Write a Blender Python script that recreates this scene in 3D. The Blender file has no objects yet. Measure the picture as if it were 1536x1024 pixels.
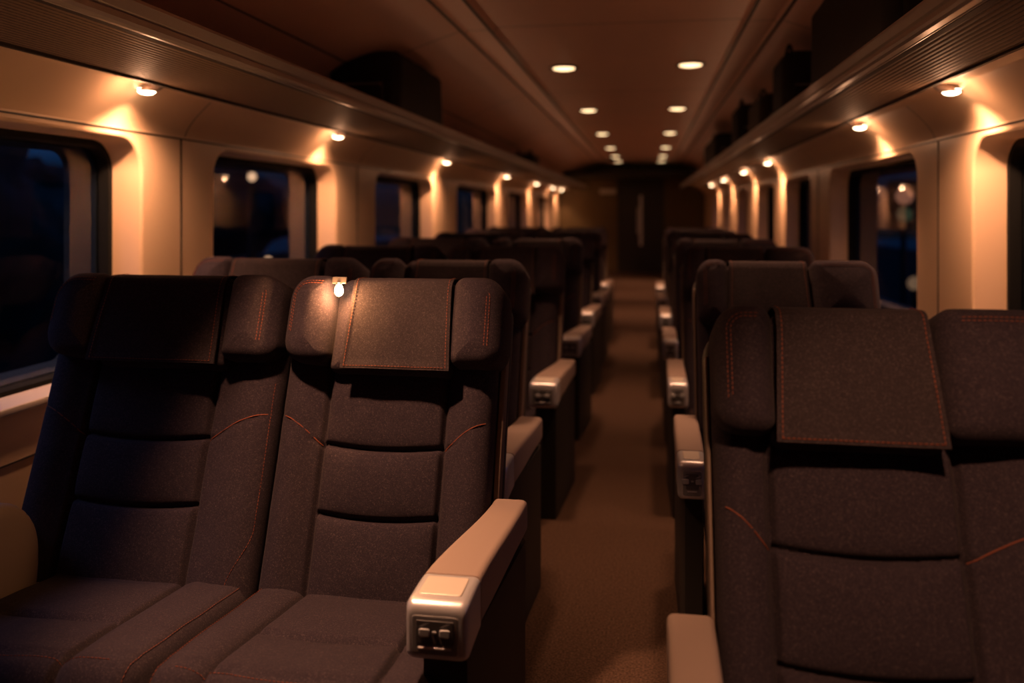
import bpy, bmesh, math, random
from mathutils import Vector, noise
random.seed(7)
C = bpy.context.scene.collection
PI = math.pi

# ------------------------------------------------------------------ helpers
def make_mesh(name, verts, faces, mat, parent=None, smooth=True, angle=40):
    me = bpy.data.meshes.new(name)
    me.from_pydata([tuple(v) for v in verts], [], faces)
    bm = bmesh.new(); bm.from_mesh(me)
    bmesh.ops.recalc_face_normals(bm, faces=bm.faces[:])
    if smooth:
        for f in bm.faces: f.smooth = True
        ca = math.radians(angle)
        for e in bm.edges:
            if len(e.link_faces) == 2 and e.calc_face_angle(0) > ca: e.smooth = False
    bm.to_mesh(me); bm.free()
    mats = mat if isinstance(mat, (list, tuple)) else [mat]
    for m in mats: me.materials.append(m)
    o = bpy.data.objects.new(name, me)
    C.objects.link(o)
    if parent: o.parent = parent
    return o

class G:
    """collects vertices and faces of ONE part"""
    def __init__(s): s.v = []; s.f = []; s.mi = []
    def add(s, vs, fs, mi=0):
        n = len(s.v); s.v += [Vector(v) for v in vs]
        for f in fs: s.f.append(tuple(i + n for i in f)); s.mi.append(mi)
    def box(s, x0, x1, y0, y1, z0, z1, mi=0):
        s.add([(x0,y0,z0),(x1,y0,z0),(x1,y1,z0),(x0,y1,z0),(x0,y0,z1),(x1,y0,z1),(x1,y1,z1),(x0,y1,z1)],
              [(0,3,2,1),(4,5,6,7),(0,1,5,4),(1,2,6,5),(2,3,7,6),(3,0,4,7)], mi)
    def rings(s, rings, cap=True, mi=0, closed=True):
        n = len(rings[0]); vs = [p for r in rings for p in r]; fs = []
        for i in range(len(rings) - 1):
            for j in range(n if closed else n - 1):
                k = (j + 1) % n
                fs.append((i*n+j, i*n+k, (i+1)*n+k, (i+1)*n+j))
        if cap and closed:
            fs.append(tuple(range(n))[::-1]); fs.append(tuple((len(rings)-1)*n + j for j in range(n)))
        s.add(vs, fs, mi)
    def tube(s, pts, r, n=6, mi=0):
        pts = [Vector(p) for p in pts]; rs = []
        up = None
        for i, p in enumerate(pts):
            t = (pts[min(i+1, len(pts)-1)] - pts[max(i-1, 0)]).normalized()
            if up is None:
                up = t.orthogonal().normalized()
            up = (up - t * up.dot(t)).normalized(); b = t.cross(up)
            rr = r[i] if isinstance(r, (list, tuple)) else r
            rs.append([p + (up*math.cos(2*PI*k/n) + b*math.sin(2*PI*k/n))*rr for k in range(n)])
        s.rings(rs, True, mi)
    def lathe(s, prof, c=(0,0,0), n=28, mi=0, axis='z', sx=1, sy=1):
        rs = []
        for (r, h) in prof:
            ring = []
            for k in range(n):
                a = 2*PI*k/n
                p = (r*math.cos(a)*sx, r*math.sin(a)*sy, h)
                if axis == 'y': p = (p[0], p[2], p[1])
                if axis == 'x': p = (p[2], p[0], p[1])
                ring.append(Vector(p) + Vector(c))
            rs.append(ring)
        s.rings(rs, True, mi)
    def build(s, name, mat, parent=None, smooth=True, angle=40, xf=None):
        vs = [xf(v) for v in s.v] if xf else s.v
        o = make_mesh(name, vs, s.f, mat, parent, smooth, angle)
        if any(s.mi):
            for p, m in zip(o.data.polygons, s.mi): p.material_index = m
        return o

def rr(x0, x1, y0, y1, rad, inset=0.0, n=8):
    """rounded rectangle outline; rad = r or (bl, br, tr, tl)"""
    if not isinstance(rad, (list, tuple)): rad = (rad,)*4
    x0 += inset; x1 -= inset; y0 += inset; y1 -= inset
    if x1 - x0 < .002: m = (x0+x1)/2; x0, x1 = m-.001, m+.001
    if y1 - y0 < .002: m = (y0+y1)/2; y0, y1 = m-.001, m+.001
    mr = min(x1-x0, y1-y0)/2
    q = [max(.0005, min(r - inset, mr)) for r in rad]
    out = []
    for (cx, cy, a0, r) in ((x0+q[0], y0+q[0], PI, q[0]), (x1-q[1], y0+q[1], 1.5*PI, q[1]), (x1-q[2], y1-q[2], 0, q[2]), (x0+q[3], y1-q[3], .5*PI, q[3])):
        for k in range(n + 1):
            a = a0 + .5*PI*k/n
            out.append((cx + r*math.cos(a), cy + r*math.sin(a)))
    return out
def subdiv(pts, step):
    out = []
    for i, a in enumerate(pts):
        b = pts[(i+1) % len(pts)]
        d = math.hypot(b[0]-a[0], b[1]-a[1]); m = max(1, int(d/step))
        for k in range(m): out.append((a[0]+(b[0]-a[0])*k/m, a[1]+(b[1]-a[1])*k/m))
    return out

def pillow(g, x0, x1, y0, y1, rad, wb, wf, er, dome, xf=None, disp=None, n=8, ni=7, mi=0):
    """a padded solid: rounded outline in (u,v), from w=wb to w=wf, rounded edges, domed front"""
    base = rr(x0, x1, y0, y1, rad, 0, n)
    # equal subdivision counts for every ring
    cnt = []
    for i, a in enumerate(base):
        b = base[(i+1) % len(base)]
        cnt.append(max(1, int(math.hypot(b[0]-a[0], b[1]-a[1])/.02)))
    def ring(ins, w):
        o = rr(x0, x1, y0, y1, rad, ins, n); r = []
        for i, a in enumerate(o):
            b = o[(i+1) % len(o)]
            for k in range(cnt[i]):
                t = k/cnt[i]; u = a[0]+(b[0]-a[0])*t; v = a[1]+(b[1]-a[1])*t
                ww = w + (disp(u, v, w) if disp else 0)
                r.append(Vector((u, v, ww)))
        return r
    R = []
    ebk = min(er, (wf-wb)/2)
    for k in range(5):
        a = .5*PI*k/4
        R.append(ring(ebk*(1-math.sin(a)), wb + ebk*(1-math.cos(a))))
    for k in range(1, 7):
        a = .5*PI*k/6
        R.append(ring(er*(1-math.cos(a)), wf - er + er*math.sin(a)))
    mx = min(x1-x0, y1-y0)/2*.98; dome = min(dome, .14*max(0, mx-er))
    for k in range(1, ni+1):
        t = k/ni; R.append(ring(er + (mx-er)*t, wf + dome*(1-(1-t)**2)))
    if xf: R = [[xf(p) for p in r] for r in R]
    g.rings(R, True, mi)

def tag(o, label=None, cat=None, group=None, kind=None):
    if label: o['label'] = label
    if cat: o['category'] = cat
    if group: o['group'] = group
    if kind: o['kind'] = kind
    return o
def empty(name, loc, label=None, cat=None, group=None, rz=0):
    o = bpy.data.objects.new(name, None); C.objects.link(o)
    o.location = loc; o.rotation_euler = (0, 0, rz); o.empty_display_size = .1
    return tag(o, label, cat, group)
def dup(root, loc, label, group=None):
    r = root.copy(); C.objects.link(r); r.location = loc
    r['label'] = label
    if group: r['group'] = group
    for ch in list(root.children):
        c = ch.copy(); C.objects.link(c); c.parent = r
        for g in list(ch.children):
            d = g.copy(); C.objects.link(d); d.parent = c
    return r

# ------------------------------------------------------------------ materials
def newmat(name):
    m = bpy.data.materials.new(name); m.use_nodes = True
    nt = m.node_tree; b = nt.nodes['Principled BSDF']
    return m, nt, b
def plain(name, col, rough=.5, metal=0, spec=.5, noise_amt=0, nscale=40, bump=0, bscale=200):
    m, nt, b = newmat(name)
    b.inputs['Base Color'].default_value = (*col, 1); b.inputs['Roughness'].default_value = rough
    b.inputs['Metallic'].default_value = metal; b.inputs['Specular IOR Level'].default_value = spec
    if noise_amt or bump:
        tc = nt.nodes.new('ShaderNodeTexCoord')
    if noise_amt:
        n = nt.nodes.new('ShaderNodeTexNoise'); n.inputs['Scale'].default_value = nscale; n.inputs['Detail'].default_value = 4
        nt.links.new(tc.outputs['Object'], n.inputs['Vector'])
        mx = nt.nodes.new('ShaderNodeMix'); mx.data_type = 'RGBA'
        mx.inputs[6].default_value = (*[c*(1-noise_amt) for c in col], 1); mx.inputs[7].default_value = (*[min(1, c*(1+noise_amt)) for c in col], 1)
        nt.links.new(n.outputs['Fac'], mx.inputs[0]); nt.links.new(mx.outputs[2], b.inputs['Base Color'])
    if bump:
        n2 = nt.nodes.new('ShaderNodeTexNoise'); n2.inputs['Scale'].default_value = bscale; n2.inputs['Detail'].default_value = 3
        nt.links.new(tc.outputs['Object'], n2.inputs['Vector'])
        bp = nt.nodes.new('ShaderNodeBump'); bp.inputs['Strength'].default_value = bump; bp.inputs['Distance'].default_value = .002
        nt.links.new(n2.outputs['Fac'], bp.inputs['Height']); nt.links.new(bp.outputs['Normal'], b.inputs['Normal'])
    return m
def emit(name, col, s):
    m = bpy.data.materials.new(name); m.use_nodes = True; nt = m.node_tree
    nt.nodes.remove(nt.nodes['Principled BSDF'])
    e = nt.nodes.new('ShaderNodeEmission'); e.inputs[0].default_value = (*col, 1); e.inputs[1].default_value = s
    nt.links.new(e.outputs[0], nt.nodes['Material Output'].inputs[0]); return m

def fabric_mat(name, a, bcol, fleck):
    m, nt, b = newmat(name); L = nt.links.new
    tc = nt.nodes.new('ShaderNodeTexCoord')
    n1 = nt.nodes.new('ShaderNodeTexNoise'); n1.inputs['Scale'].default_value = 26; n1.inputs['Detail'].default_value = 6; n1.inputs['Roughness'].default_value = .7
    n2 = nt.nodes.new('ShaderNodeTexNoise'); n2.inputs['Scale'].default_value = 330; n2.inputs['Detail'].default_value = 3; n2.inputs['Distortion'].default_value = 1.5
    for n in (n1, n2): L(tc.outputs['Object'], n.inputs['Vector'])
    mx = nt.nodes.new('ShaderNodeMix'); mx.data_type = 'RGBA'
    mx.inputs[6].default_value = (*a, 1); mx.inputs[7].default_value = (*bcol, 1); L(n1.outputs['Fac'], mx.inputs[0])
    r = nt.nodes.new('ShaderNodeValToRGB'); r.color_ramp.elements[0].position = .52; r.color_ramp.elements[1].position = .72
    L(n2.outputs['Fac'], r.inputs['Fac'])
    mx2 = nt.nodes.new('ShaderNodeMix'); mx2.data_type = 'RGBA'; mx2.inputs[7].default_value = (*fleck, 1)
    L(r.outputs['Color'], mx2.inputs[0]); L(mx.outputs[2], mx2.inputs[6]); L(mx2.outputs[2], b.inputs['Base Color'])
    bp = nt.nodes.new('ShaderNodeBump'); bp.inputs['Strength'].default_value = .35; bp.inputs['Distance'].default_value = .0015
    L(n2.outputs['Fac'], bp.inputs['Height']); L(bp.outputs['Normal'], b.inputs['Normal'])
    b.inputs['Roughness'].default_value = .92; b.inputs['Specular IOR Level'].default_value = .15
    b.inputs['Sheen Weight'].default_value = .03; b.inputs['Sheen Roughness'].default_value = .5
    b.inputs['Sheen Tint'].default_value = (.8, .7, .7, 1)
    return m

M = {}
M['fabric'] = fabric_mat('charcoal_upholstery', (.017, .0125, .020), (.028, .021, .030), (.075, .056, .062))
M['cover'] = fabric_mat('headrest_cloth', (.019, .014, .018), (.030, .023, .027), (.075, .057, .062))
M['stitch'] = plain('orange_thread', (.17, .042, .017), .8)
M['shell'] = plain('seat_shell_plastic', (.030, .027, .027), .5)
M['shelledge'] = plain('seat_shell_edge', (.15, .105, .08), .55)
M['dark'] = plain('black_panel', (.010, .009, .0085), .6)
M['pad'] = plain('taupe_armrest_vinyl', (.29, .222, .195), .5, bump=.15, bscale=500)
M['silver'] = plain('satin_silver', (.60, .60, .66), .36, .55)
M['silverlid'] = plain('satin_silver_lid', (.72, .66, .60), .42, .35)
M['panelgrey'] = plain('control_panel_grey', (.20, .195, .21), .45)
M['button'] = plain('grey_button', (.36, .37, .40), .4)
M['panelin'] = plain('control_panel_inset', (.085, .082, .09), .45)
M['clipmetal'] = plain('dull_clip_metal', (.10, .085, .075), .45, .5)
M['strippale'] = plain('pale_lit_rim', (.55, .44, .38), .45)
M['framegrey'] = plain('outer_frame_grey', (.020, .019, .019), .7)
M['wall'] = plain('cream_wall_laminate', (.71, .51, .345), .42, noise_amt=.04, nscale=3)
M['ceil'] = plain('ceiling_panel', (.80, .49, .37), .36, noise_amt=.08, nscale=1.2)
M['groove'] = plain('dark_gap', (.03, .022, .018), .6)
M['rail'] = plain('anodised_rail', (.42, .38, .38), .38, .45)
M['gasket'] = plain('black_rubber', (.004, .004, .004), .8, spec=.2)
M['sill'] = plain('window_sill', (.60, .52, .47), .4)
M['bag'] = plain('black_nylon', (.007, .006, .006), .8, bump=.2, bscale=300)
M['bag_b'] = plain('dark_brown_canvas', (.030, .019, .013), .85, bump=.2, bscale=300)
M['endwall'] = plain('mustard_panel', (.11, .072, .024), .6, noise_amt=.1, nscale=2)
M['enddark'] = plain('dark_door_paint', (.022, .018, .016), .5)
M['lens'] = emit('warm_lens', (1, .66, .34), 3.2)
M['wlens'] = emit('warm_lamp_lens', (1, .72, .44), 14)
M['strip'] = emit('ceiling_fill_glow', (1, .47, .24), 8.5)
M['bulb'] = emit('warm_bulb', (1, .72, .36), 40)
M['fixture'] = plain('lamp_body', (.20, .15, .125), .4, .3)

def rack_mat():
    m, nt, b = newmat('ribbed_rack_soffit'); L = nt.links.new
    tc = nt.nodes.new('ShaderNodeTexCoord'); sp = nt.nodes.new('ShaderNodeSeparateXYZ'); L(tc.outputs['Object'], sp.inputs[0])
    mu = nt.nodes.new('ShaderNodeMath'); mu.operation = 'MULTIPLY'; mu.inputs[1].default_value = 2*PI/.020; L(sp.outputs['X'], mu.inputs[0])
    si = nt.nodes.new('ShaderNodeMath'); si.operation = 'SINE'; L(mu.outputs[0], si.inputs[0])
    n = nt.nodes.new('ShaderNodeTexNoise'); n.inputs['Scale'].default_value = 90; n.inputs['Detail'].default_value = 3; L(tc.outputs['Object'], n.inputs['Vector'])
    ad = nt.nodes.new('ShaderNodeMath'); ad.operation = 'MULTIPLY_ADD'; ad.inputs[1].default_value = .9; L(n.outputs['Fac'], ad.inputs[0]); L(si.outputs[0], ad.inputs[2])
    r = nt.nodes.new('ShaderNodeValToRGB'); r.color_ramp.elements[0].position = .0; r.color_ramp.elements[1].position = .35
    r.color_ramp.elements[0].color = (.040, .026, .018, 1); r.color_ramp.elements[1].color = (.27, .185, .125, 1)
    ma = nt.nodes.new('ShaderNodeMath'); ma.operation = 'ADD'; ma.inputs[1].default_value = .45; L(ad.outputs[0], ma.inputs[0])
    L(ma.outputs[0], r.inputs['Fac']); L(r.outputs['Color'], b.inputs['Base Color'])
    bp = nt.nodes.new('ShaderNodeBump'); bp.inputs['Strength'].default_value = .5; bp.inputs['Distance'].default_value = .003
    L(ma.outputs[0], bp.inputs['Height']); L(bp.outputs['Normal'], b.inputs['Normal'])
    b.inputs['Roughness'].default_value = .6; b.inputs['Metallic'].default_value = 0; b.inputs['Specular IOR Level'].default_value = .25
    return m
M['soffit'] = rack_mat()

def carpet_mat():
    m, nt, b = newmat('speckled_carpet'); L = nt.links.new
    tc = nt.nodes.new('ShaderNodeTexCoord')
    n = nt.nodes.new('ShaderNodeTexNoise'); n.inputs['Scale'].default_value = 160; n.inputs['Detail'].default_value = 4; L(tc.outputs['Object'], n.inputs['Vector'])
    v = nt.nodes.new('ShaderNodeTexVoronoi'); v.inputs['Scale'].default_value = 90; L(tc.outputs['Object'], v.inputs['Vector'])
    r = nt.nodes.new('ShaderNodeValToRGB'); r.color_ramp.elements[0].position = .3; r.color_ramp.elements[1].position = .75
    r.color_ramp.elements[0].color = (.030, .018, .013, 1); r.color_ramp.elements[1].color = (.135, .080, .055, 1); L(n.outputs['Fac'], r.inputs['Fac'])
    r2 = nt.nodes.new('ShaderNodeValToRGB'); r2.color_ramp.elements[0].position = .0; r2.color_ramp.elements[1].position = .13
    r2.color_ramp.elements[0].color = (1, 1, 1, 1); r2.color_ramp.elements[1].color = (0, 0, 0, 1); L(v.outputs['Distance'], r2.inputs['Fac'])
    mx = nt.nodes.new('ShaderNodeMix'); mx.data_type = 'RGBA'; mx.inputs[7].default_value = (.24, .17, .12, 1)
    L(r2.outputs['Color'], mx.inputs[0]); L(r.outputs['Color'], mx.inputs[6]); L(mx.outputs[2], b.inputs['Base Color'])
    bp = nt.nodes.new('ShaderNodeBump'); bp.inputs['Strength'].default_value = .7; bp.inputs['Distance'].default_value = .004
    L(n.outputs['Fac'], bp.inputs['Height']); L(bp.outputs['Normal'], b.inputs['Normal'])
    b.inputs['Roughness'].default_value = .95; b.inputs['Specular IOR Level'].default_value = .1
    return m
M['carpet'] = carpet_mat()

def glass_mat():
    m = bpy.data.materials.new('tinted_window_glass'); m.use_nodes = True; nt = m.node_tree; L = nt.links.new
    nt.nodes.remove(nt.nodes['Principled BSDF'])
    t = nt.nodes.new('ShaderNodeBsdfTransparent'); t.inputs[0].default_value = (.72, .78, .84, 1)
    g = nt.nodes.new('ShaderNodeBsdfGlossy'); g.inputs['Roughness'].default_value = .015; g.inputs[0].default_value = (.9, .9, .9, 1)
    f = nt.nodes.new('ShaderNodeFresnel'); f.inputs[0].default_value = 1.45
    ge = nt.nodes.new('ShaderNodeNewGeometry')
    inv = nt.nodes.new('ShaderNodeMath'); inv.operation = 'SUBTRACT'; inv.inputs[0].default_value = 1; L(ge.outputs['Backfacing'], inv.inputs[1])
    mu = nt.nodes.new('ShaderNodeMath'); mu.operation = 'MULTIPLY'; L(f.outputs[0], mu.inputs[0]); L(inv.outputs[0], mu.inputs[1])
    mx = nt.nodes.new('ShaderNodeMixShader'); L(mu.outputs[0], mx.inputs[0]); L(t.outputs[0], mx.inputs[1]); L(g.outputs[0], mx.inputs[2])
    L(mx.outputs[0], nt.nodes['Material Output'].inputs[0]); return m
M['glass'] = glass_mat()

# ------------------------------------------------------------------ dimensions of the coach
H = 1.29
XL, XR = -1.84, 1.18            # wall faces
Y0, Y1 = -1.6, 17.5             # ends
ZF, ZC = 0.0, 2.25
WZ0, WZ1 = .690, 1.560          # window openings in the wall face

# ------------------------------------------------------------------ seats
TILT = math.radians(20)
CT, ST = math.cos(TILT), math.sin(TILT)
ZB = .345
def P(u, v, w): return Vector((u, v*ST - w*CT, ZB + v*CT + w*ST))
def PV(p): return P(p.x, p.y, p.z)
VT = .795      # top of the back
def sstep(t): t = max(0, min(1, t)); return t*t*(3-2*t)

def crease_v(vc, u, po, hp): return vc - .012*(1 - ((u-po)/hp)**2)
def back_w(u, v, hw, po, hp, CR=(.205, .372)):
    a = abs(u - po); w = 0.0
    e = hw - abs(u); re = .05
    sgn = 1 if u > po else -1
    lim = hw - sgn*po
    s = (a - hp)/max(.01, lim - hp)
    # side bolsters stand forward of the centre panel
    if s > 0: w += .026*sstep(s/.55)
    # vertical seams
    w -= .017*math.exp(-((a-hp)/.0065)**2)
    # padded sections between the creases
    if a < hp:
        m = 1 - (a/hp)**4
        cs = [-.03, crease_v(CR[0], u, po, hp), crease_v(CR[1], u, po, hp), .60]
        for i in range(3):
            if cs[i] <= v <= cs[i+1]:
                t = (v-cs[i])/(cs[i+1]-cs[i])
                w += .015*m*(math.sin(PI*t)**.55)*(.75 + .5*t)
        for c in cs[1:3]:
            w -= .014*math.exp(-((v-c)/.006)**2) + .004*math.exp(-((v-c)/.02)**2)
    else:
        va = arc_v(u, po, hp, lim, CR)
        w -= .006*math.exp(-((v-va)/.006)**2)
    if e < re: w -= (re - math.sqrt(max(0, re*re - (re-e)**2)))*1.15
    # soft cloth irregularity
    w += .003*noise.noise(Vector((u*9 + hw*40, v*9, 3.1)))
    return w
def arc_v(u, po, hp, lim, CR=(.205, .372)):
    s = (abs(u-po) - hp)/max(.01, lim - hp)
    return CR[1] - .010 + .075*math.sin(min(1, s)*PI*.5)

def samples(lo, hi, step, fine, fs=.003, half=.015):
    s = set()
    n = int((hi-lo)/step) + 1
    for i in range(n+1): s.add(round(lo + (hi-lo)*i/n, 5))
    for f in fine:
        k = -half
        while k <= half:
            if lo < f+k < hi: s.add(round(f+k, 5))
            k += fs
    out = []
    for x in sorted(s):
        if not out or x - out[-1] > .0012: out.append(x)
    return out

def dashes(g, pts, r=.0011, on=3, off=1):
    """thread stitches along a polyline"""
    # resample
    P0 = [Vector(p) for p in pts]; L = [0]
    for a, b in zip(P0, P0[1:]): L.append(L[-1] + (b-a).length)
    def at(d):
        for i in range(len(P0)-1):
            if d <= L[i+1]:
                t = (d-L[i])/max(1e-9, L[i+1]-L[i]); return P0[i].lerp(P0[i+1], t)
        return P0[-1]
    d = 0
    while d + .006 < L[-1]:
        g.tube([at(d), at(d+.003), at(d+.006)], [r*.6, r, r*.6], 4); d += .0085

def make_seat(label, hw, po, hp, wl, wr, cov, side, cat='seat', group=None, wall_arm=False, lrad=.06, armx=None, CR=(.205, .372)):
    """side: +1 aisle arm on the right (+x), -1 on the left, 0 none"""
    root = empty('train_seat', (0, 0, 0), label, cat, group)
    # --- backrest
    us = samples(-hw, hw, .018, [po-hp, po+hp])
    us = [-hw, -hw+.004, -hw+.01] + [u for u in us if -hw+.014 < u < hw-.014] + [hw-.01, hw-.004, hw]
    vs = samples(0, VT-.05, .014, [CR[0]-.006, CR[1]-.006], .003, .021)
    R = []
    for v in vs:
        top = 0
        if v > VT-.09: top = .05*((v-(VT-.09))/.09)**2
        k = 1 - .0*v
        front = [P(u*k, v, back_w(u, v, hw, po, hp, CR) - top) for u in us]
        bk = [P(u*k, v, -.085) for u in (hw-.004, hw*.5, 0, -hw*.5, -hw+.004)]
        R.append(front + bk)
    g = G(); g.rings(R); g.build('backrest', M['fabric'], root, angle=60)
    # --- orange piping arcs on the side panels + stitched side seams
    for s in (-1, 1):
        g = G()
        lim = hw - s*po
        pts = []
        for k in range(15):
            u = po + s*(hp + .004 + (lim - hp - .022)*k/14)
            v = arc_v(u, po, hp, lim, CR); pts.append(P(u, v, back_w(u, v, hw, po, hp, CR) + .0034))
        g.tube(pts, .0014, 5)
        g.build('piping', M['stitch'], root)
    for s in ((1,) if side <= 0 else ()):
        g = G(); pts = []
        for k in range(40):
            v = .02 + .50*k/39
            u = s*(hw - .012 - (.05*sstep((.16-v)/.16)))
            pts.append(P(u, v, back_w(u, v, hw, po, hp, CR) + .001))
        dashes(g, pts, .0009)
        g.build('side_stitching', M['stitch'], root)
    # --- shell behind the back
    g = G()
    ea, eb = (.010 if side < 0 else -.001), (.018 if side > 0 else -.001)
    pillow(g, -hw-ea, hw+eb, .05, VT-.005, (.03, .03, .07, .07), -.135, -.088, .02, 0, PV)
    g.build('backrest_shell', M['shell'], root)
    for s in ((side,) if side else ()):
        g = G()
        x0, x1 = sorted((s*(hw+.001), s*(hw+(.0165 if s > 0 else .009))))
        pillow(g, x0, x1, .12, VT-.075, (.004, .004, .006, .006), -.092, -.045, .004, 0, PV, n=3)
        g.build('shell_edge', M['shelledge'], root)
    # --- headrest
    cu0, cu1 = wl[1]-.004, wr[0]+.004
    def hdisp(u, v, w):
        return -.007*math.exp(-((u-(wl[1]+.01))/.008)**2)*(w > .02) + .003*noise.noise(Vector((u*12, v*12, hw*9)))
    g = G(); pillow(g, cu0, cu1, .545, VT, (.02, .02, .035, .035), -.07, .058, .032, .010, PV, hdisp)
    g.build('headrest_pillow', M['fabric'], root)
    for (a, b, sgn) in ((wl[0], wl[1], -1), (wr[0], wr[1], 1)):
        wid = b - a
        def wd(u, v, w, a=a, b=b, sgn=sgn):
            t = (u-a)/(b-a) if sgn < 0 else (b-u)/(b-a)      # 0 outer .. 1 inner
            f = max(0, w)/.09
            return f*(.018*math.sin(PI*min(1, max(0, t)))**.8 - .012*(1-t)) + .002*noise.noise(Vector((u*14, v*10, hw*5 + sgn)))
        rad = (lrad*.85, .03, .03, lrad) if sgn < 0 else (.03, .05, .06, .03)
        g = G(); pillow(g, a, b, .565, VT+.002, rad, -.082, .088, .040, .006, PV, wd, n=9, ni=8)
        w = g.build('headrest_wing', M['fabric'], root)
        g = G()
        off = .035
        for inset in ((.022, .029) if sgn < 0 or side < 0 else (.036, .044)):
            pts = []
            x_in = a+wid if sgn < 0 else a
            ol = rr(a, b, .565, VT+.002, rad, inset, 9)
            # keep outer/top stretch of the outline
            if sgn < 0: seq = ol[28:] + ol[:1]
            else: seq = ol[19:32] if side < 0 else ol[19:25]
            seq = [p for p in seq]
            fine = []
            for p, q in zip(seq, seq[1:]):
                m = max(1, int(math.hypot(q[0]-p[0], q[1]-p[1])/.01))
                for k in range(m): fine.append((p[0]+(q[0]-p[0])*k/m, p[1]+(q[1]-p[1])*k/m))
            for (u, v) in fine:
                er = .040; ww = .088 - er + math.sqrt(max(0, er*er - (er-min(er, inset))**2))
                pts.append(P(u, v, ww + wd(u, v, ww) + .0012))
            dashes(g, pts, .0011)
        g.build('stitching', M['stitch'], w)
    # --- cloth headrest cover hanging over the pillow
    c0, c1 = cov
    path = []
    for k in range(12):                                    # from behind over the top
        a = PI*k/11
        path.append((VT+.004 - .02 + .024*math.sin(a) if 0 < k < 11 else VT-.016, -.035 - .0 + .0 + (.052)*(1-math.cos(a))))
    path = []
    for k in range(5): path.append((VT-.10 + .09*k/4, -.0835))
    for k in range(1, 16):
        a = PI*k/15; path.append((VT-.022 + .030*math.sin(a), -.006 - .076*math.cos(a)))
    n2 = 34
    for k in range(1, n2+1): path.append((VT-.022 - (VT-.022-.552)*k/n2, .0725 + .004*math.sin(PI*k/n2)))
    nu = 36
    def cpt(i, j, th):
        v, w = path[j]; t = i/nu
        u = c0 + (c1-c0)*t
        dn = max(0, (VT-.05-v)/(VT-.05-.552)) if w > .03 else 0
        u += (t-.5)*.02*dn
        wv = .004*dn*math.sin(t*9 + hw*60)*(1.3-dn) + .004*dn*noise.noise(Vector((t*5, v*9, hw*31))) + .006*dn*dn
        if w > .03:                        # edge lifts a little, hem is thicker
            hem = .0015 if (v < .566 or t < .05 or t > .95) else 0
            return P(u, v, w + wv + th + (hem if th > 0 else 0))
        ang = 1 if w > -.08 else 0
        if th > 0 and ang: return P(u, v + th, w)
        return P(u, v, w - th*(1-ang))
    Rg = []
    for j in range(len(path)):
        Rg.append([cpt(i, j, .0035) for i in range(nu+1)] + [cpt(i, j, 0) for i in range(nu, -1, -1)])
    g = G(); g.rings(Rg); cv = g.build('headrest_cover', M['cover'], root, angle=70)
    g = G()
    fr = [j for j in range(len(path)) if path[j][1] > -.06]
    for i in (1.2, nu-1.2):
        def lp(i, j):
            i0 = int(i); return cpt(i0, j, .0058).lerp(cpt(i0+1, j, .0058), i-i0)
        dashes(g, [lp(i, j) for j in fr], .0012)
    jb = len(path)-2
    dashes(g, [cpt(i, jb, .0058) for i in range(1, nu)], .0012)
    g.build('stitching', M['stitch'], cv)
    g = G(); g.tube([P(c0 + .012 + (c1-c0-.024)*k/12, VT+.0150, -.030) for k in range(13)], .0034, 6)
    g.build('cover_lit_rim', M['strippale'], root)  # pale backing rim; light from behind is put into its colour
    # --- seat cushion: path in (y,z)
    pth = []
    for k in range(5): pth.append((-.475, .20 + .165*k/4))
    for k in range(1, 7):
        a = .5*PI*k/6; pth.append((-.475 + .05*(1-math.cos(a)), .365 + .05*math.sin(a)))
    for k in range(1, 41):
        t = k/40; pth.append((-.425 + .47*t, .415 - .055*t))
    pth2 = []
    nrm = []
    for j, p in enumerate(pth):
        a = pth[max(0, j-1)]; b = pth[min(len(pth)-1, j+1)]
        d = Vector((b[0]-a[0], b[1]-a[1])).normalized(); nrm.append((-d.y, d.x))
    chw = hw - .006
    R = []
    cu0_, cu1_ = -chw, chw
    if wall_arm: cu0_ = -chw + .113
    cc = (cu0_+cu1_)/2; ch = (cu1_-cu0_)/2
    cus = samples(cu0_, cu1_, .018, [po-hp, po+hp])
    if wall_arm: pass
    def cush_w(u, j):
        y, z = pth[j]
        a = abs(u-po); e = ch - abs(u-cc); w = 0
        fl = (y + .475)/.5        # 0 front .. 1 back
        hpp = hp*(1 + .06*(1-fl))
        w -= .015*math.exp(-((a-hpp)/.0065)**2)
        if a > hpp: w += .012*sstep((a-hpp)/.05)
        else:
            w += .010*(1-(a/hpp)**4)*abs(math.sin(PI*(fl*2+.15)))**.6
        for yc in (-.235, -.42):
            yy = yc - .016*(1-min(1, a/hpp)**2)
            if a <= hpp or yc == -.42: w -= (.012 if a <= hpp else .004)*math.exp(-((y-yy)/.008)**2)
        re = .035
        if e < re: w -= (re - math.sqrt(max(0, re*re-(re-e)**2)))
        return w + .003*noise.noise(Vector((u*10, y*10, hw*77)))
    for j in range(len(pth)):
        ny, nz = nrm[j]; y, z = pth[j]
        fr_ = [Vector((u, y + ny*cush_w(u, j), z + nz*cush_w(u, j))) for u in cus]
        yb = max(y + .10*max(0, -ny), -.40); zb = .20
        bk = [Vector((u, yb if j > 10 else -.40, .19)) for u in (cu1_-.01, cc, cu0_+.01)]
        R.append(fr_ + bk)
    g = G(); g.rings(R); g.build('seat_cushion', M['fabric'], root, angle=60)
    for s in (-1, 1):
        g = G(); ue = (cu1_ if s > 0 else cu0_) - s*.016
        dashes(g, [Vector((ue, pth[j][0] + nrm[j][0]*(cush_w(ue, j)+.001), pth[j][1] + nrm[j][1]*(cush_w(ue, j)+.001))) for j in range(6, len(pth)-2)], .0009)
        g.build('cushion_stitching', M['stitch'], root)
    g = G(); jf = 9
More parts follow.
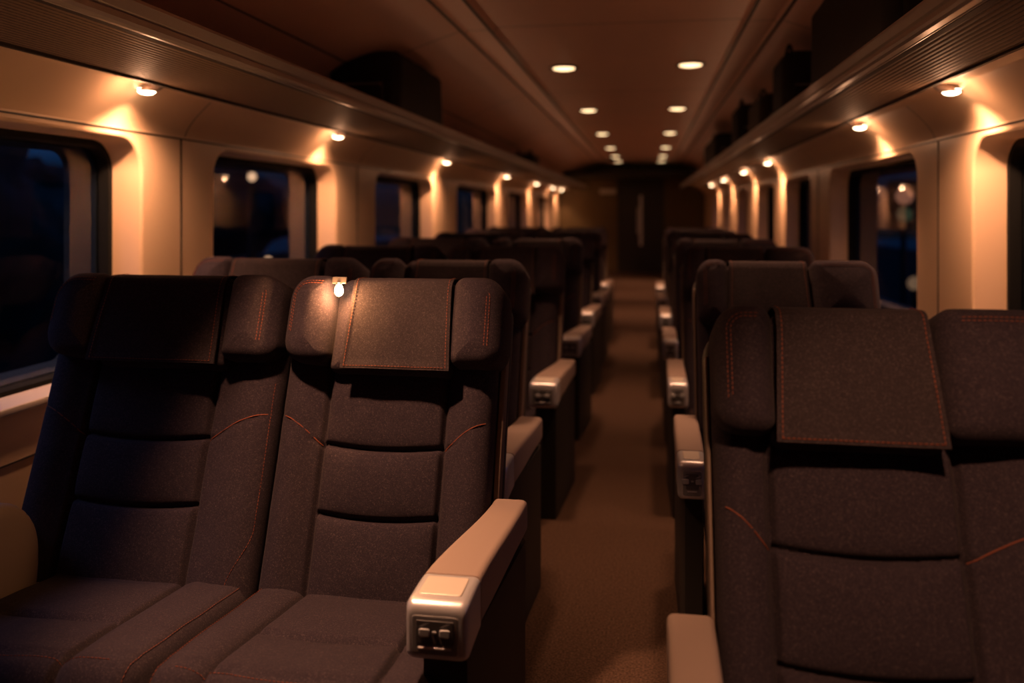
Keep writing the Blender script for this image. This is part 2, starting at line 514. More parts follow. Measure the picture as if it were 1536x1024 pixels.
    dashes(g, [Vector((u, pth[jf][0] + nrm[jf][0]*(cush_w(u, jf)+.001), pth[jf][1] + nrm[jf][1]*(cush_w(u, jf)+.001))) for u in cus[3:-3]], .0009)
    g.build('cushion_stitching', M['stitch'], root)
    # --- base
    g = G()
    pillow(g, cu0_+.04, cu1_-.04, -.36, .06, .03, .012, .188, .01, 0)
    g.build('seat_base', M['dark'], root)
    g = G()
    pillow(g, cu0_+.07, cu1_-.07, -.30, .0, .02, 0.0, .014, .004, 0)
    g.build('floor_plate', M['dark'], root)
    # --- aisle armrest
    if side:
        b0, b1, f0, f1 = armx      # back x range, front x range
        ztop, th = .580, .098
        yb, yp, yf = .14, -.315, -.435
        def xr(y):
            t = sstep((yb - y)/(yb - yp)*.9 + .02)
            return b0 + (f0-b0)*t, b1 + (f1-b1)*t
        def sect(y, dz0=0, dz1=0, ins=0, r=.014):
            x0, x1 = xr(y)
            zt = ztop - .012*sstep((y-yp)/.45)*0 + dz1
            zb_ = ztop - th*(.80 + .20*sstep((.05-y)/.3)) + dz0
            return [Vector((px, y, pz)) for px, pz in rr(x0+ins, x1-ins, zb_+ins, zt-ins, r, 0, 5)]
        R = []
        for k in range(4):
            a = .5*PI*k/4; R.append(sect(yb - .02*math.sin(a)*1.0 + .0, ins=.02*(1-math.sin(a))))
        for k in range(16): R.append(sect(yb-.02 - (yb-.02-yp-.003)*k/15))
        R.append(sect(yp+.001, ins=.003))
        g = G(); g.rings(R); g.build('armrest_pad', M['pad'], root)
        # metal end cap
        R = [sect(yp-.0005, dz0=-.006, ins=.003), sect(yp-.004, dz0=-.006)]
        for k in range(1, 5): R.append(sect(yp-.004 - (yp-.004-yf-.022)*k/4, dz0=-.006-.004*k/4))
        for k in range(1, 7):
            a = .5*PI*k/6
            y = yf + .022*(1-math.sin(a))
            R.append(sect(y, dz0=-.010, ins=.010*(1-math.cos(a)), dz1=-.010*(1-math.cos(a)), r=.013))
        g = G(); g.rings(R); cap = g.build('armrest_end_cap', M['silver'], root)
        # flap lid on top of the cap
        x0, x1 = xr((yp+yf)/2)
        g = G(); pillow(g, x0+.017, x1-.019, yf+.030, yp-.014, .005, ztop-.003, ztop+.0022, .0018, 0, n=4)
        g.build('ashtray_lid', M['silverlid'], cap)
        # control panel on the front face
        xc0, xc1 = xr(yf); zc1 = ztop-.024; zc0 = ztop-th+.004
        def fx(p): return Vector((p.x, yf - p.z + .0005, p.y))
        g = G()
        pillow(g, xc0+.014, xc1-.018, zc0, zc1, .006, -.003, .0015, .0012, 0, fx, n=4, mi=0)
        pillow(g, xc0+.022, xc1-.026, zc0+.018, zc1-.008, .003, .001, .0026, .0008, 0, fx, n=3, mi=1)
        # two recline buttons, a little figure of a seat on each, and a pointer between them
        xm = (xc0+xc1)/2 - .002; zm = (zc0+zc1)/2 + .010
        for s in (-1, 1):
            pillow(g, xm + s*.019-.010, xm + s*.019+.010, zm-.012, zm+.003, .004, .002, .0055, .0018, 0, fx, n=3, mi=2)
            g.add([fx(Vector((xm+s*.019-.011, zm+.006, .0032))), fx(Vector((xm+s*.019-.004, zm+.006, .0032))), fx(Vector((xm+s*.019+.011, zm+.014, .0032))), fx(Vector((xm+s*.019+.002, zm+.013, .0032)))], [(0,1,2,3)], 2)
        pillow(g, xm-.004, xm+.004, zm-.006, zm-.001, .002, .002, .0045, .001, 0, fx, n=3, mi=2)
        pillow(g, xc0+.026, xc1-.030, zc0+.010, zc0+.014, .001, .001, .0035, .001, 0, fx, n=3, mi=3)
        g.build('control_panel', [M['panelgrey'], M['panelin'], M['button'], M['silver']], cap)
        # pedestal below
        R = []
        for (z, i_) in ((.002, 0), (.10, 0), (.30, 0), (.483, 0)):
            a0, a1 = xr(-.34); c0_, c1_ = xr(yb)
            q = [(a0+.022, -.385), (a1-.012, -.385), (a1-.006, -.35), (c1_-.004, yb-.03), (c1_-.010, yb-.01), (c0_+.01, yb-.01), (c0_+.004, yb-.03), (a0+.016, -.35)]
            R.append([Vector((x, y, z)) for x, y in q])
        g = G(); g.rings(R); g.build('armrest_pedestal', M['dark'], root, angle=30)
    if wall_arm:
        g = G()
        def wa(p): return Vector((p.z, p.x, p.y))
        pillow(g, -.50, .02, .24, .585, (.05, .05, .16, .05), -hw-.015, -hw+.105, .035, .006, wa, n=10)
        o = g.build('window_armrest', M['pad'], root); o['label'] = 'taupe padded armrest'
    return root

AIS_L = -.660
seat_w = make_seat('dark fabric window seat in the front left pair beside the glowing bulb', .338, -.022, .178,
                   (-.338, -.172), (.186, .338), (-.176, .172), 0, wall_arm=True, lrad=.09)
seat_w.location = (-1.292, 1.90, 0)
seat_a = make_seat('dark fabric aisle seat with the glowing bulb clipped on its headrest', .282, 0, .157,
                   (-.277, -.146), (.168, .306), (-.098, .166), 1, lrad=.075, armx=(.288, .372, .225, .343))
seat_a.location = (AIS_L, 1.90, 0)
seat_r = make_seat('dark fabric single seat in the right foreground, its headrest cloth widest', .305, -.052, .158,
                   (-.305, -.200), (.078, .305), (-.194, .066), -1, lrad=.055, armx=(-.390, -.308, -.395, -.312), CR=(.196, .381))
seat_r.location = (.425, 1.375, 0)

ORD = ['front', 'second', 'third', 'fourth', 'fifth', 'sixth', 'seventh', 'eighth']
YL = [1.90, 2.72, 3.84, 5.05, 6.22, 7.32, 8.42]
YR = [1.375, 2.83, 3.93, 5.05, 6.17, 7.25, 8.30]
for i, y in enumerate(YL[1:], 1):
    dx = -.065 if i == 1 else -.045
    dup(seat_a, (AIS_L+dx, y, 0), f'dark fabric aisle seat in the left block, {ORD[i]} row counted from the glowing bulb', 'aisle seats of the left rows')
    dup(seat_w, (-1.292+dx, y, 0), f'dark fabric window seat along the left windows, {ORD[i]} row from the front', 'window seats of the left rows')
for i, y in enumerate(YR[1:], 1):
    dup(seat_r, (.482, y, 0), f'dark fabric single seat right of the aisle, {ORD[i]} row from the front', 'single seats right of the aisle')
seat_a['group'] = 'aisle seats of the left rows'; seat_w['group'] = 'window seats of the left rows'; seat_r['group'] = 'single seats right of the aisle'

# ------------------------------------------------------------------ clip-on bulb
def clip_lamp():
    u = -.128; loc = P(u, VT+.004, .02) + Vector((AIS_L, 1.90, 0))
    r = empty('clip_lamp', loc, 'tiny glowing bulb hanging from a small metal clip on a headrest', 'lamp')
    def q(u_, v, w): return P(u_, v, w) + Vector((AIS_L, 1.90, 0)) - loc
    def fq(p): return q(u + p.x, p.y, p.z)
    g = G()
    pillow(g, -.020, .020, VT-.030, VT-.012, .003, .100, .106, .002, 0, fq, n=3)        # front plate of the clip
    pillow(g, -.005, .005, VT-.024, VT-.018, .002, .088, .101, .002, 0, fq, n=3)        # tongue over the top
    g.build('clip', M['clipmetal'], r)
    g = G(); a = q(u, VT-.028, .104); 
    g.tube([a, a + Vector((0, -.002, -.007))], .0055, 12); g.build('socket', M['silver'], r)
    g = G(); c = a + Vector((0, -.002, -.020))
    g.lathe([(.0005, .0165), (.006, .015), (.0095, .009), (.0115, 0), (.0105, -.007), (.006, -.013), (.0005, -.0155)], c, 20)
    g.build('bulb', M['bulb'], r)
    return loc + c
BULB = clip_lamp()

# ------------------------------------------------------------------ coach shell
def structure(o): o['kind'] = 'structure'; return o
def extrude_y(g, prof, y0=Y0, y1=Y1, ys=None):
    ys = ys or [y0, y1]
    g.rings([[Vector((x, y, z)) for x, z in prof] for y in ys], False, 0, closed=False)

g = G(); g.box(XL-.02, XR+.02, Y0-.05, Y1+.05, -.06, 0.0); structure(g.build('floor', M['carpet'], smooth=False))

WIN_L = [(.60, 2.83), (3.33, 4.78), (5.50, 7.08), (7.98, 10.19), (11.05, 12.98), (14.1, 16.0)]
WIN_R = [(.80, 3.30), (3.92, 5.73), (6.34, 7.50), (8.1, 9.35), (10.25, 11.3), (12.4, 13.2), (14.4, 15.6)]
def hole(a, b): return rr(a, b, WZ0, WZ1, .13, 0, 10)
def wall(name, X, sgn, wins):
    """sgn=-1 left wall, +1 right wall"""
    bm = bmesh.new(); edges = []
    def loop(pts):
        vs = [bm.verts.new((X, y, z)) for y, z in pts]
        for a, b in zip(vs, vs[1:] + vs[:1]): edges.append(bm.edges.new((a, b)))
    loop([(Y0, 0), (Y1, 0), (Y1, 1.575), (Y0, 1.575)])
    for a, b in wins: loop(hole(a, b))
    bmesh.ops.triangle_fill(bm, use_beauty=True, use_dissolve=False, edges=edges)
    bm.verts.ensure_lookup_table()
    g = G(); idx = {v: i for i, v in enumerate(bm.verts)}
    g.add([v.co.copy() for v in bm.verts], [tuple(idx[v] for v in f.verts) for f in bm.faces]); bm.free()
    # reveals: a rounded lip then a deep slanted return to the window frame
    for a, b in wins:
        R = []
        for k in range(5):
            t = .5*PI*k/4
            R.append([(X + sgn*.012*(1-math.cos(t)), y, z) for y, z in rr(a, b, WZ0, WZ1, .13, .012*math.sin(t), 10)])
        R.append([(X + sgn*.13, y, z) for y, z in rr(a, b, WZ0, WZ1, .13, .020, 10)])
        g.rings(R, False)
    # cove above the windows and the soffit strip that carries the lamps
    s = -sgn
    prof = [(X, 1.575), (X + s*.004, 1.578), (X + s*.004, 1.584)]
    for k in range(10): prof.append((X + s*(.004 + .112*(k/9)**1.45), 1.584 + .138*k/9))
    prof += [(X + s*.122, 1.726), (X + s*.215, 1.728), (X + s*.225, 1.734), (X + s*.24, 1.734)]
    extrude_y(g, prof)
    o = structure(g.build(name, M['wall'], angle=35))
    return o
wall('wall_left', XL, -1, WIN_L); wall('wall_right', XR, 1, WIN_R)
# end walls behind the camera and at the far end
g = G(); g.box(XL-.02, XR+.02, Y0-.06, Y0, 0, ZC+.05); structure(g.build('wall_rear', M['wall'], smooth=False))

# ceiling
def ceil_prof():
    L = [(XL-.05, 1.72), (XL+.02, 1.76), (XL+.10, 1.88), (-1.50, 2.035), (-1.20, 2.16), (-.975, 2.235)]
    L += [(-.965, 2.222), (-.945, 2.222), (-.935, 2.238), (-.82, 2.238), (-.81, 2.222), (-.79, 2.222), (-.78, 2.25)]
    L += [(.47, 2.25), (.48, 2.222), (.50, 2.222), (.51, 2.238), (.63, 2.238), (.64, 2.222), (.66, 2.222), (.67, 2.235)]
    L += [(.85, 2.17), (1.02, 2.06), (XR-.06, 1.88), (XR, 1.76), (XR+.05, 1.72)]
    return L
g = G(); cp = ceil_prof()
extrude_y(g, cp)
extrude_y(g, [(x, z+.06) for x, z in cp])
structure(g.build('ceiling', M['ceil'], angle=20))
# dark joints of the ceiling: along the channels, and across between panels
n = 1
for x, z in ((-.955, 2.2215), (-.80, 2.2215), (.49, 2.2215), (.65, 2.2215)):
    g = G(); g.box(x-.007, x+.007, Y0, Y1, z-.003, z+.001); structure(g.build(f'trim_{n}', M['groove'], smooth=False)); n += 1
def ceil_z(x):
    for (a, za), (b, zb) in zip(cp, cp[1:]):
        if a <= x <= b: return za + (zb-za)*(x-a)/(b-a) if b > a else za
    return ZC
for x in (-1.50,):
    g = G(); g.box(x-.004, x+.004, Y0, Y1, ceil_z(x)-.003, ceil_z(x)+.001); structure(g.build(f'trim_{n}', M['groove'], smooth=False)); n += 1
for y in (1.9, 4.3, 6.75, 9.2, 11.7, 14.0):
    g = G(); xs = [p for p in cp if XL < p[0] < XR]
    g.rings([[Vector((x, y-.004, z-.0025)) for x, z in xs], [Vector((x, y+.004, z-.0025)) for x, z in xs]], False, closed=False)
    structure(g.build(f'trim_{n}', M['groove'], smooth=False)); n += 1
# pillar joints on the walls, and the seam below the cove
for X, s, wins in ((XL, 1, WIN_L), (XR, -1, WIN_R)):
    for (a, b), (c, d) in zip(wins, wins[1:]):
        y = (b + c)/2 + (.0 if s > 0 else .04)
        g = G(); w = .0035
        x0, x1 = sorted((X, X + s*.0025))
        g.box(x0, x1, y-w, y+w, .02, 1.572)
        pr = [(X + s*(.0065 + .112*(k/9)**1.45), 1.584 + .137*k/9) for k in range(10)]
        g.rings([[Vector((x, y+.02-.003, z)) for x, z in pr], [Vector((x, y+.02+.003, z)) for x, z in pr]], False, closed=False)
        structure(g.build(f'trim_{n}', M['groove'] , smooth=False)); n += 1
    g = G(); x0, x1 = sorted((X, X + s*.003)); g.box(x0, x1, Y0, Y1, 1.572, 1.577)
    structure(g.build(f'trim_{n}', M['groove'], smooth=False)); n += 1
    # ledge panel seam under the windows
    g = G(); g.box(x0, x1, Y0, Y1, .545, .55); structure(g.build(f'trim_{n}', M['groove'], smooth=False)); n += 1
    # skirting
    g = G(); x0, x1 = sorted((X, X + s*.02)); g.box(x0, x1, Y0, Y1, 0, .10)
    structure(g.build('baseboard_left' if s > 0 else 'baseboard_right', M['dark'], smooth=False))

# windows: outer frame, black gasket, sill ledge, pane
k = 1
for X, s, wins in ((XL, -1, WIN_L), (XR, 1, WIN_R)):
    for a, b in wins:
        root = empty(f'window_{k}', (X + s*.13, (a+b)/2, WZ0)); structure(root)
        off = Vector(root.location)
        def ringpts(x, ins): return [Vector((x, y, z)) - off for y, z in rr(a, b, WZ0, WZ1, .13, ins, 10)]
        g = G(); g.rings([ringpts(X+s*.118, .014), ringpts(X+s*.114, .018), ringpts(X+s*.114, .040), ringpts(X+s*.135, .044), ringpts(X+s*.175, .046), ringpts(X+s*.178, .01), ringpts(X+s*.132, .0)], False)
        g.build('window_gasket', M['gasket'], root)
        # inner metal frame outside the gasket, seen through the pane as a paler band
        g = G(); g.rings([ringpts(X+s*.160, .042), ringpts(X+s*.160, .050), ringpts(X+s*.285, .056), ringpts(X+s*.290, .02), ringpts(X+s*.165, .02)], False)
        g.build('window_frame', M['framegrey'], root)
        g = G(); r1 = ringpts(X+s*.150, .036); r2 = ringpts(X+s*.154, .036); g.rings([r1, r2]); g.build('pane', M['glass'], root)
        # sill ledge
        g = G(); x0, x1 = sorted((X - s*.016, X + s*.112))
        pillow(g, a+.09, b-.09, x0, x1, .008, WZ0+.004-.0, WZ0+.026, .005, 0, None, n=3)
        g.v = [Vector((p.y, p.x, p.z)) - off + Vector((0, 0, 0)) for p in g.v]
        g.build('window_sill', M['sill'], root)
        k += 1
# outer skin of the coach so that no night sky leaks past the reveals
for nm, X, s, wins in (('trim_%d' % n, XL, -1, WIN_L), ('trim_%d' % (n+1), XR, 1, WIN_R)):
    bm = bmesh.new(); edges = []
    def loop(pts):
        vs = [bm.verts.new((X + s*.27, y, z)) for y, z in pts]
        for p, q in zip(vs, vs[1:] + vs[:1]): edges.append(bm.edges.new((p, q)))
    loop([(Y0-.06, -.1), (Y1+.06, -.1), (Y1+.06, 2.3), (Y0-.06, 2.3)])
    for a, b in wins: loop(rr(a, b, WZ0, WZ1, .13, .036, 10))
    bmesh.ops.triangle_fill(bm, use_beauty=True, use_dissolve=False, edges=edges)
    g = G(); bm.verts.ensure_lookup_table(); idx = {v: i for i, v in enumerate(bm.verts)}
    g.add([v.co.copy() for v in bm.verts], [tuple(idx[v] for v in f.verts) for f in bm.faces]); bm.free()
    structure(g.build(nm, M['dark'], smooth=False))
n += 2

# luggage racks
def rack(X_in, X_out, s, label):
    """X_in: aisle edge, X_out: wall edge; s=+1 when the aisle lies towards +x"""
    r = empty('luggage_rack', (X_out, 8, 1.70), label, 'luggage rack')
    off = Vector(r.location)
    g = G(); x0, x1 = sorted((X_out, X_in - s*.062)); g.box(x0, x1, Y0, 15.8, 1.712, 1.735); g.v = [v - off for v in g.v]
    g.build('soffit_panel', M['soffit'], r, smooth=False)
    pr = [(-.062, 1.705), (-.050, 1.700), (-.046, 1.704), (-.040, 1.697), (-.010, 1.690), (-.002, 1.694), (0, 1.702), (-.004, 1.716), (-.010, 1.720), (-.006, 1.726), (-.004, 1.752), (-.010, 1.762), (-.022, 1.764), (-.034, 1.758), (-.036, 1.742), (-.062, 1.738)]
    g = G(); g.rings([[Vector((X_in + s*x, y, z)) - off for x, z in pr] for y in (Y0, 15.8)]); g.build('front_rail', M['rail'], r, angle=25)
    g = G(); x0, x1 = sorted((X_in - s*.062, X_in - s*.042)); g.box(x0, x1, Y0+.1, 15.6, 1.7425, 1.7625); g.v = [v - off for v in g.v]
    g.mi = [0]*6; g.mi[3 if s > 0 else 5] = 1
    g.build('ceiling_fill_strip', [M['dark'], M['strip']], r, smooth=False)  # added glow hidden behind the rail, there to brighten the ceiling
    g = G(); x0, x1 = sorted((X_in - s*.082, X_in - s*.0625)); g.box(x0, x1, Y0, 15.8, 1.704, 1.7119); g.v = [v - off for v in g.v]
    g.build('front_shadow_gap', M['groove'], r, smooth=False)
    g = G(); x0, x1 = sorted((X_out, X_out + s*.012)); g.box(x0, x1, Y0, 15.8, 1.704, 1.7119); g.v = [v - off for v in g.v]
    g.build('rear_trim_strip', M['groove'], r, smooth=False)
    return r
rack(-1.115, -1.612, 1, 'long luggage rack with a ribbed underside above the left windows')
rack(.605, .952, -1, 'long luggage rack with a ribbed underside above the right windows')

# wall lamps under the racks
WARM = (1.0, .475, .245)
lamps = []
def wall_lamp(x, y, s, i):
    side = 'left' if s > 0 else 'right'
    near = ['nearest', 'second nearest', 'third', 'fourth', 'fifth', 'sixth', 'seventh'][i]
    r = empty('wall_lamp', (x, y, 1.726), f'small warm downlight beneath the {side} luggage rack, {near} of its line', 'lamp', f'downlights beneath the {side} luggage rack')
    g = G(); g.lathe([(.030, .001), (.036, -.004), (.037, -.014), (.033, -.025), (.031, -.027), (.030, -.024), (.030, -.016)], n=28)
    g.v = [Vector((v.x + s*.9*(v.z+.026), v.y + .7*(v.z+.026), v.z)) for v in g.v]
    g.build('lamp_housing', M['fixture'], r)
    g = G(); g.lathe([(.0295, -.018), (.0290, -.029), (.021, -.035), (.010, -.038), (.001, -.039)], n=24)
    g.build('lens', M['wlens'], r)
    lamps.append((x, y, s))
for i, y in enumerate((2.64, 4.45, 7.02, 10.16, 13.0, 15.3, 16.9)): wall_lamp(-1.705, y, 1, i)
for i, y in enumerate((3.1, 4.36, 7.56, 9.39, 11.77, 14.0)): wall_lamp(1.045, y, -1, i)

# ceiling lights
CLY = (5.6, 8.0, 10.5, 12.9, 14.9, 16.5)
for x, sd in ((-.55, 'left'), (.285, 'right')):
    for i, y in enumerate(CLY):
        r = empty('ceiling_light', (x, y, ZC), f'round recessed ceiling light, {["nearest","second","third","fourth","fifth","farthest"][i]} of the {sd} line', 'ceiling light', f'ceiling lights of the {sd} line')
        g = G(); g.lathe([(.098, .004), (.100, -.004), (.092, -.010), (.080, -.009), (.076, -.004), (.076, .004)], n=32); g.build('bezel', M['fixture'], r)
        g = G(); g.lathe([(.0755, -.002), (.070, -.010), (.045, -.016), (.001, -.018)], n=28); g.build('lens', M['lens'], r)

# ------------------------------------------------------------------ luggage on the racks
ZR = 1.736
def bag(name, loc, w, d, h, label, cat, mat, handle=True, slope=0, pocket=True, group=None):
    r = empty(name, loc, label, cat, group)
    def xf(p): 
        z = p.z
        return Vector((p.x, p.y*(1 - slope*max(0, z-h*.55)/h), z + .01*noise.noise(Vector((p.x*5, p.y*5, p.z*5)))*(z > .02)))
    g = G(); pillow(g, -w/2, w/2, -d/2, d/2, .05, 0, h, .06, .01, xf, n=6); g.build('body', mat, r)
    for dx in (-.07, .07):
        g = G()
        pts = [Vector((dx, -d*.25 + d*.5*t, h + .006 + .05*math.sin(PI*t))) for t in [i/12 for i in range(13)]]
        g.tube(pts, .009, 6)
        g.build('handle', M['bag'], r)
    if pocket:
        g = G()
        def pf(p): return Vector((p.x, -d/2*(1) + .004 - p.z, p.y))
        pillow(g, -w*.32, w*.32, h*.12, h*.55, .03, -.01, .022, .015, .004, pf); g.build('pocket', mat, r)
        g = G(); g.tube([(-w*.28, -d/2-.020, h*.50), (w*.28, -d/2-.020, h*.50)], .003, 5); g.build('zip', M['rail'], r)
    return r
bag('duffel_bag', (-1.40, 4.45, ZR), .38, .95, .36, 'large black bag lying on the left luggage rack above the second window', 'bag', M['bag'], slope=.25)
bag('backpack', (-1.39, 9.5, ZR), .30, .45, .19, 'low black bag far along the left luggage rack', 'bag', M['bag'])
bag('suitcase', (.806, 3.1, ZR), .26, 1.15, .40, 'long black case at the near end of the right luggage rack', 'suitcase', M['bag'])
bag('backpack', (.806, 4.55, ZR), .26, .40, .36, 'rounded black backpack second in line on the right luggage rack', 'bag', M['bag'], slope=.2)
bag('holdall', (.806, 5.55, ZR), .26, .60, .27, 'low dark brown holdall between the black backpacks on the right rack', 'bag', M['bag_b'])
bag('backpack', (.806, 6.75, ZR), .26, .45, .36, 'upright black backpack beyond the brown holdall on the right rack', 'bag', M['bag'], slope=.15)
bag('duffel_bag', (.806, 9.4, ZR), .26, 1.7, .33, 'long black bag at the far end of the right luggage rack', 'bag', M['bag'], slope=.1)

# ------------------------------------------------------------------ far end
g = G(); g.box(XL-.02, -.60, Y1, Y1+.06, 0, ZC+.05); g.box(.36, XR+.02, Y1, Y1+.06, 0, ZC+.05); g.box(-.60, .36, Y1, Y1+.06, 2.0, ZC+.05)
structure(g.build('wall_end', M['endwall'], smooth=False))
d = empty('door_1', (-.12, Y1+.02, 0)); structure(d)
g = G(); g.box(-.48, -.04, 0, .05, 0, 2.0); g.box(-.005, .48, 0, .05, 0, 2.0); g.box(-.04, -.005, .02, .05, 0, 2.0)
g.build('door_leaf', M['enddark'], d, smooth=False)
g = G(); g.tube([(-.06, -.05, .8), (-.06, -.05, 1.35)], .016, 8); g.tube([(-.06, .01, .85), (-.06, -.05, .85)], .01, 6); g.tube([(-.06, .01, 1.3), (-.06, -.05, 1.3)], .01, 6)
g.build('door_handle', M['silver'], d)
g = G(); g.box(-.03, .03, -.006, .001, .55, 1.6); g.build('door_edge_strip', M['silver'], d, smooth=False)
# header over the door and notice plate
g = G(); g.box(XL, XR, 15.9, Y1, 1.95, 2.02); structure(g.build(f'trim_{n}', M['enddark'], smooth=False)); n += 1
sg = empty('notice_sign', (-.80, Y1-.005, 1.68), 'pale blank notice plate on the end wall left of the door', 'sign')
g = G(); pillow(g, -.17, .17, -.05, .05, .01, 0, .008, .002, 0, lambda p: Vector((p.x, -p.z, p.y)), n=3); g.build('plate', M['sill'], sg)

# ------------------------------------------------------------------ outside at night
g = G(); g.box(-60, 60, -30, 80, -1.4, -1.3)
o = g.build('ground_outside', plain('night_gravel', (.09, .105, .12), .9, noise_amt=.5, nscale=.8), smooth=False); structure(o)
M['leaf'] = plain('dark_foliage', (.010, .014, .012), .9)
M['bark'] = plain('dark_bark', (.014, .011, .009), .9)
def tree(x, y, h, r, label, seed):
    t = empty('tree_outside', (x, y, -1.3), label, 'tree', 'trees beside the line')
    g = G(); g.tube([(0, 0, 0), (.05, .02, h*.3), (0, .05, h*.7)], [.16, .12, .05], 8); g.build('trunk', M['bark'], t)
    g = G(); R = []
    for i in range(1, 18):
        a = PI*i/18; ring = []
        for k_ in range(26):
            b = 2*PI*k_/26
            d_ = Vector((math.sin(a)*math.cos(b), math.sin(a)*math.sin(b), -math.cos(a)))
            f = 1 + .35*noise.noise(d_*2.2 + Vector((seed, 0, 0))) + .22*noise.noise(d_*6 + Vector((0, seed, 0)))
            ring.append(Vector((d_.x*r*f, d_.y*r*f, h*.62 + d_.z*h*.40*f)))
        R.append(ring)
    g.rings(R); g.build('crown', M['leaf'], t, angle=80)
tree(-9.0, 9.6, 3.3, 1.5, 'dark tree outside the first left window', 1)
tree(-11.5, 14, 3.3, 1.7, 'dark tree outside the second left window', 5)
tree(-14, 26, 4, 2.2, 'dark tree outside the third left window', 9)
tree(9.5, 22, 4, 2.0, 'dark tree outside the second right window', 13)
M['lampglow'] = emit('street_lamp_glow', (1, .50, .25), 1.7)
M['lampdim'] = emit('dim_orange_lamp', (1, .5, .25), .30)
M['lampred'] = emit('signal_red', (1, .34, .18), .42)
M['lampgreen'] = emit('signal_green', (.5, .6, .3), .09)
def street_lamp(x, y, z, label, r=.10, gl='lampglow'):
    t = empty('street_lamp', (x, y, -1.3), label, 'street lamp')
    g = G(); g.tube([(0, 0, 0), (0, 0, z+1.3-.1)], .05, 8); g.build('pole', M['bark'], t)
    g = G(); g.lathe([(r*.1, z+1.3-r), (r*.7, z+1.3-r*.7), (r, z+1.3), (r*.7, z+1.3+r*.7), (r*.1, z+1.3+r)], n=16); g.build('lamp_globe', M[gl], t)

# ------------------------------------------------------------------ camera
F = 1250.0
cam = bpy.data.cameras.new('camera'); co = bpy.data.objects.new('camera', cam); C.objects.link(co)
TH = math.atan(202/F)
co.location = (0, 0, H); co.rotation_euler = (PI/2, 0, TH)
cam.sensor_width = 36; cam.lens = F*36/1536; cam.shift_y = -(512-315)/1536
cam.clip_start = .05; cam.clip_end = 300
cam.dof.use_dof = True; cam.dof.focus_distance = 1.95; cam.dof.aperture_fstop = 1.6; cam.dof.aperture_blades = 0
bpy.context.scene.camera = co
def ray(px, py, depth):
    """world point seen at a photograph pixel at a given depth"""
    xc = (px-768)/F*depth; zc = (315-py)/F*depth
    return Vector((xc*math.cos(TH) - depth*math.sin(TH), xc*math.sin(TH) + depth*math.cos(TH), H + zc))
p = ray(378, 265, 9); street_lamp(p.x, p.y, p.z, 'upper glowing street lamp outside the second left window', .05)
p = ray(402, 391, 14); street_lamp(p.x, p.y, p.z, 'low glowing street lamp outside the second left window', .07)
p = ray(1372, 425, 14); street_lamp(p.x, p.y, p.z, 'low orange lamp outside the second right window', .12, 'lampdim')

# railway signal outside on the right
p = ray(1355, 294, 15); sig = empty('railway_signal', (p.x, p.y, -1.3), 'dark signal post with red and green lamps outside the right window', 'signal')
hz = p.z + 1.3
g = G(); g.tube([(0, 0, 0), (0, 0, hz-.6)], .05, 8); g.build('post', M['bark'], sig)
g = G(); pillow(g, -.28, .28, hz-.62, hz+.3, .1, -.05, .05, .03, 0, lambda q: Vector((q.x, -q.z, q.y))); g.build('signal_head', M['bark'], sig)
g = G(); g.lathe([(.15, -.05), (.15, -.09), (.001, -.10)], (0, 0, hz), 20, axis='y'); g.build('red_lamp', M['lampred'], sig)
g = G(); g.lathe([(.13, -.05), (.13, -.09), (.001, -.10)], (0, 0, hz-.33), 20, axis='y'); g.build('green_lamp', M['lampgreen'], sig)

# second track and platform wall outside
M['steel'] = plain('rail_steel', (.16, .18, .2), .35, .8)
for i, x in enumerate((-4.6, -6.05)):
    g = G(); g.box(x-.035, x+.035, -20, 60, -1.3, -1.16); o = g.build('track_rail', M['steel'], smooth=False); tag(o, ['nearer', 'farther'][i] + ' steel rail of the neighbouring track outside on the left', 'rail')
g = G(); g.box(-8.2, -8.0, -20, 60, -1.3, .35); o = g.build('trackside_wall', plain('dark_wall', (.016, .016, .018), .9), smooth=False); tag(o, 'low dark wall running beside the track outside the left windows', 'wall')
g = G(); g.box(6.4, 6.6, -20, 60, -1.3, .3); o = g.build('trackside_wall', plain('dark_wall_r', (.016, .016, .018), .9), smooth=False); tag(o, 'low dark wall running beside the track outside the right windows', 'wall')

# ------------------------------------------------------------------ light
def light(name, kind, loc, energy, col=WARM, **kw):
    d = bpy.data.lights.new(name, kind); d.energy = energy; d.color = col
    for k_, v in kw.items(): setattr(d, k_, v)
    o = bpy.data.objects.new(name, d); C.objects.link(o); o.location = loc; return o
def aim(o, tgt): o.rotation_euler = (Vector(tgt) - o.location).to_track_quat('-Z', 'Y').to_euler()
for x, y, s in lamps:
    o = light('wall_lamp_light', 'SPOT', (x, y-.004, 1.684), 52.0, spot_size=math.radians(128), spot_blend=1.0, shadow_soft_size=.022)
    aim(o, (x - s*.10, y+.07, 1.25))
    light('wall_lamp_spill', 'POINT', (x + s*.035, y-.095, 1.662), 1.1, shadow_soft_size=.012)
for x in (-.55, .285):
    for y in CLY:
        o = light('ceiling_spot', 'SPOT', (x, y, ZC-.03), 80.0, spot_size=math.radians(74), spot_blend=1.0, shadow_soft_size=.06); aim(o, (x, y, 0))
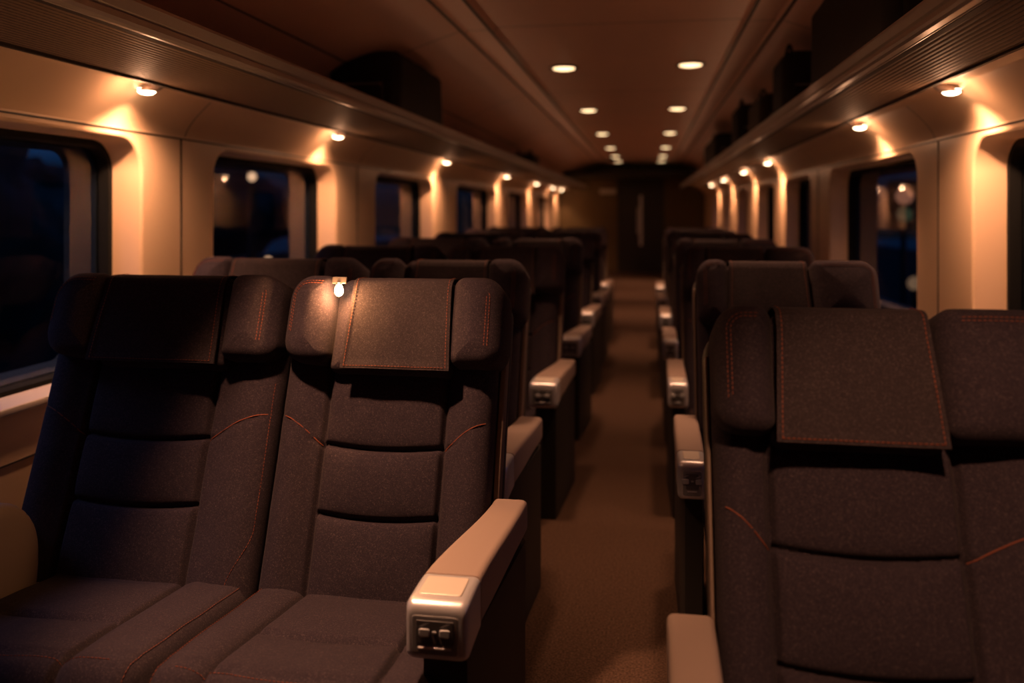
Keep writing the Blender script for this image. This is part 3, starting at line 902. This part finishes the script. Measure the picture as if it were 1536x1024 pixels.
# the same ceiling line carries on over and behind the camera
o = light('ceiling_spot', 'SPOT', (-.95, 1.40, ZC-.03), 275, spot_size=math.radians(49), spot_blend=.6, shadow_soft_size=.05); aim(o, (-.60, 1.84, .5))
o = light('ceiling_spot', 'SPOT', (.285, .25, ZC-.03), 135, spot_size=math.radians(40), spot_blend=.6, shadow_soft_size=.05); aim(o, (.52, 1.36, .6))
o = light('ceiling_spot', 'SPOT', (-.55, 3.25, ZC-.03), 80, spot_size=math.radians(74), spot_blend=1.0, shadow_soft_size=.06); aim(o, (-.55, 3.25, 0))
o = light('ceiling_spot', 'SPOT', (.285, 3.25, ZC-.03), 80, spot_size=math.radians(74), spot_blend=1.0, shadow_soft_size=.06); aim(o, (.285, 3.25, 0))
light('bulb_light', 'POINT', BULB + Vector((0, -.013, -.004)), 7.0, (1, .44, .15), shadow_soft_size=.010)

o = light('cool_outside_fill', 'AREA', (-4.4, 1.2, 3.6), 40, (.5, .58, 1.0), size=1.2); aim(o, (-1.4, 1.9, .9))  # added unseen cool light through the left windows for bluish seat shadows
w = bpy.data.worlds.new('night'); bpy.context.scene.world = w; w.use_nodes = True
nt = w.node_tree; L = nt.links.new; bg = nt.nodes['Background']
tc = nt.nodes.new('ShaderNodeTexCoord'); sp = nt.nodes.new('ShaderNodeSeparateXYZ'); L(tc.outputs['Generated'], sp.inputs[0])
r = nt.nodes.new('ShaderNodeValToRGB'); e = r.color_ramp.elements
e[0].position = .0; e[0].color = (.002, .0025, .004, 1); e[1].position = .30; e[1].color = (.006, .026, .075, 1)
m_ = r.color_ramp.elements.new(.045); m_.color = (.002, .005, .012, 1)
m_ = r.color_ramp.elements.new(.10); m_.color = (.004, .030, .095, 1)
L(sp.outputs['Z'], r.inputs['Fac']); L(r.outputs['Color'], bg.inputs['Color']); bg.inputs['Strength'].default_value = 2.3

sc = bpy.context.scene
sc.view_settings.view_transform = 'Standard'; sc.view_settings.look = 'None'
sc.view_settings.exposure = 0; sc.view_settings.gamma = 1; sc.view_settings.use_curve_mapping = False
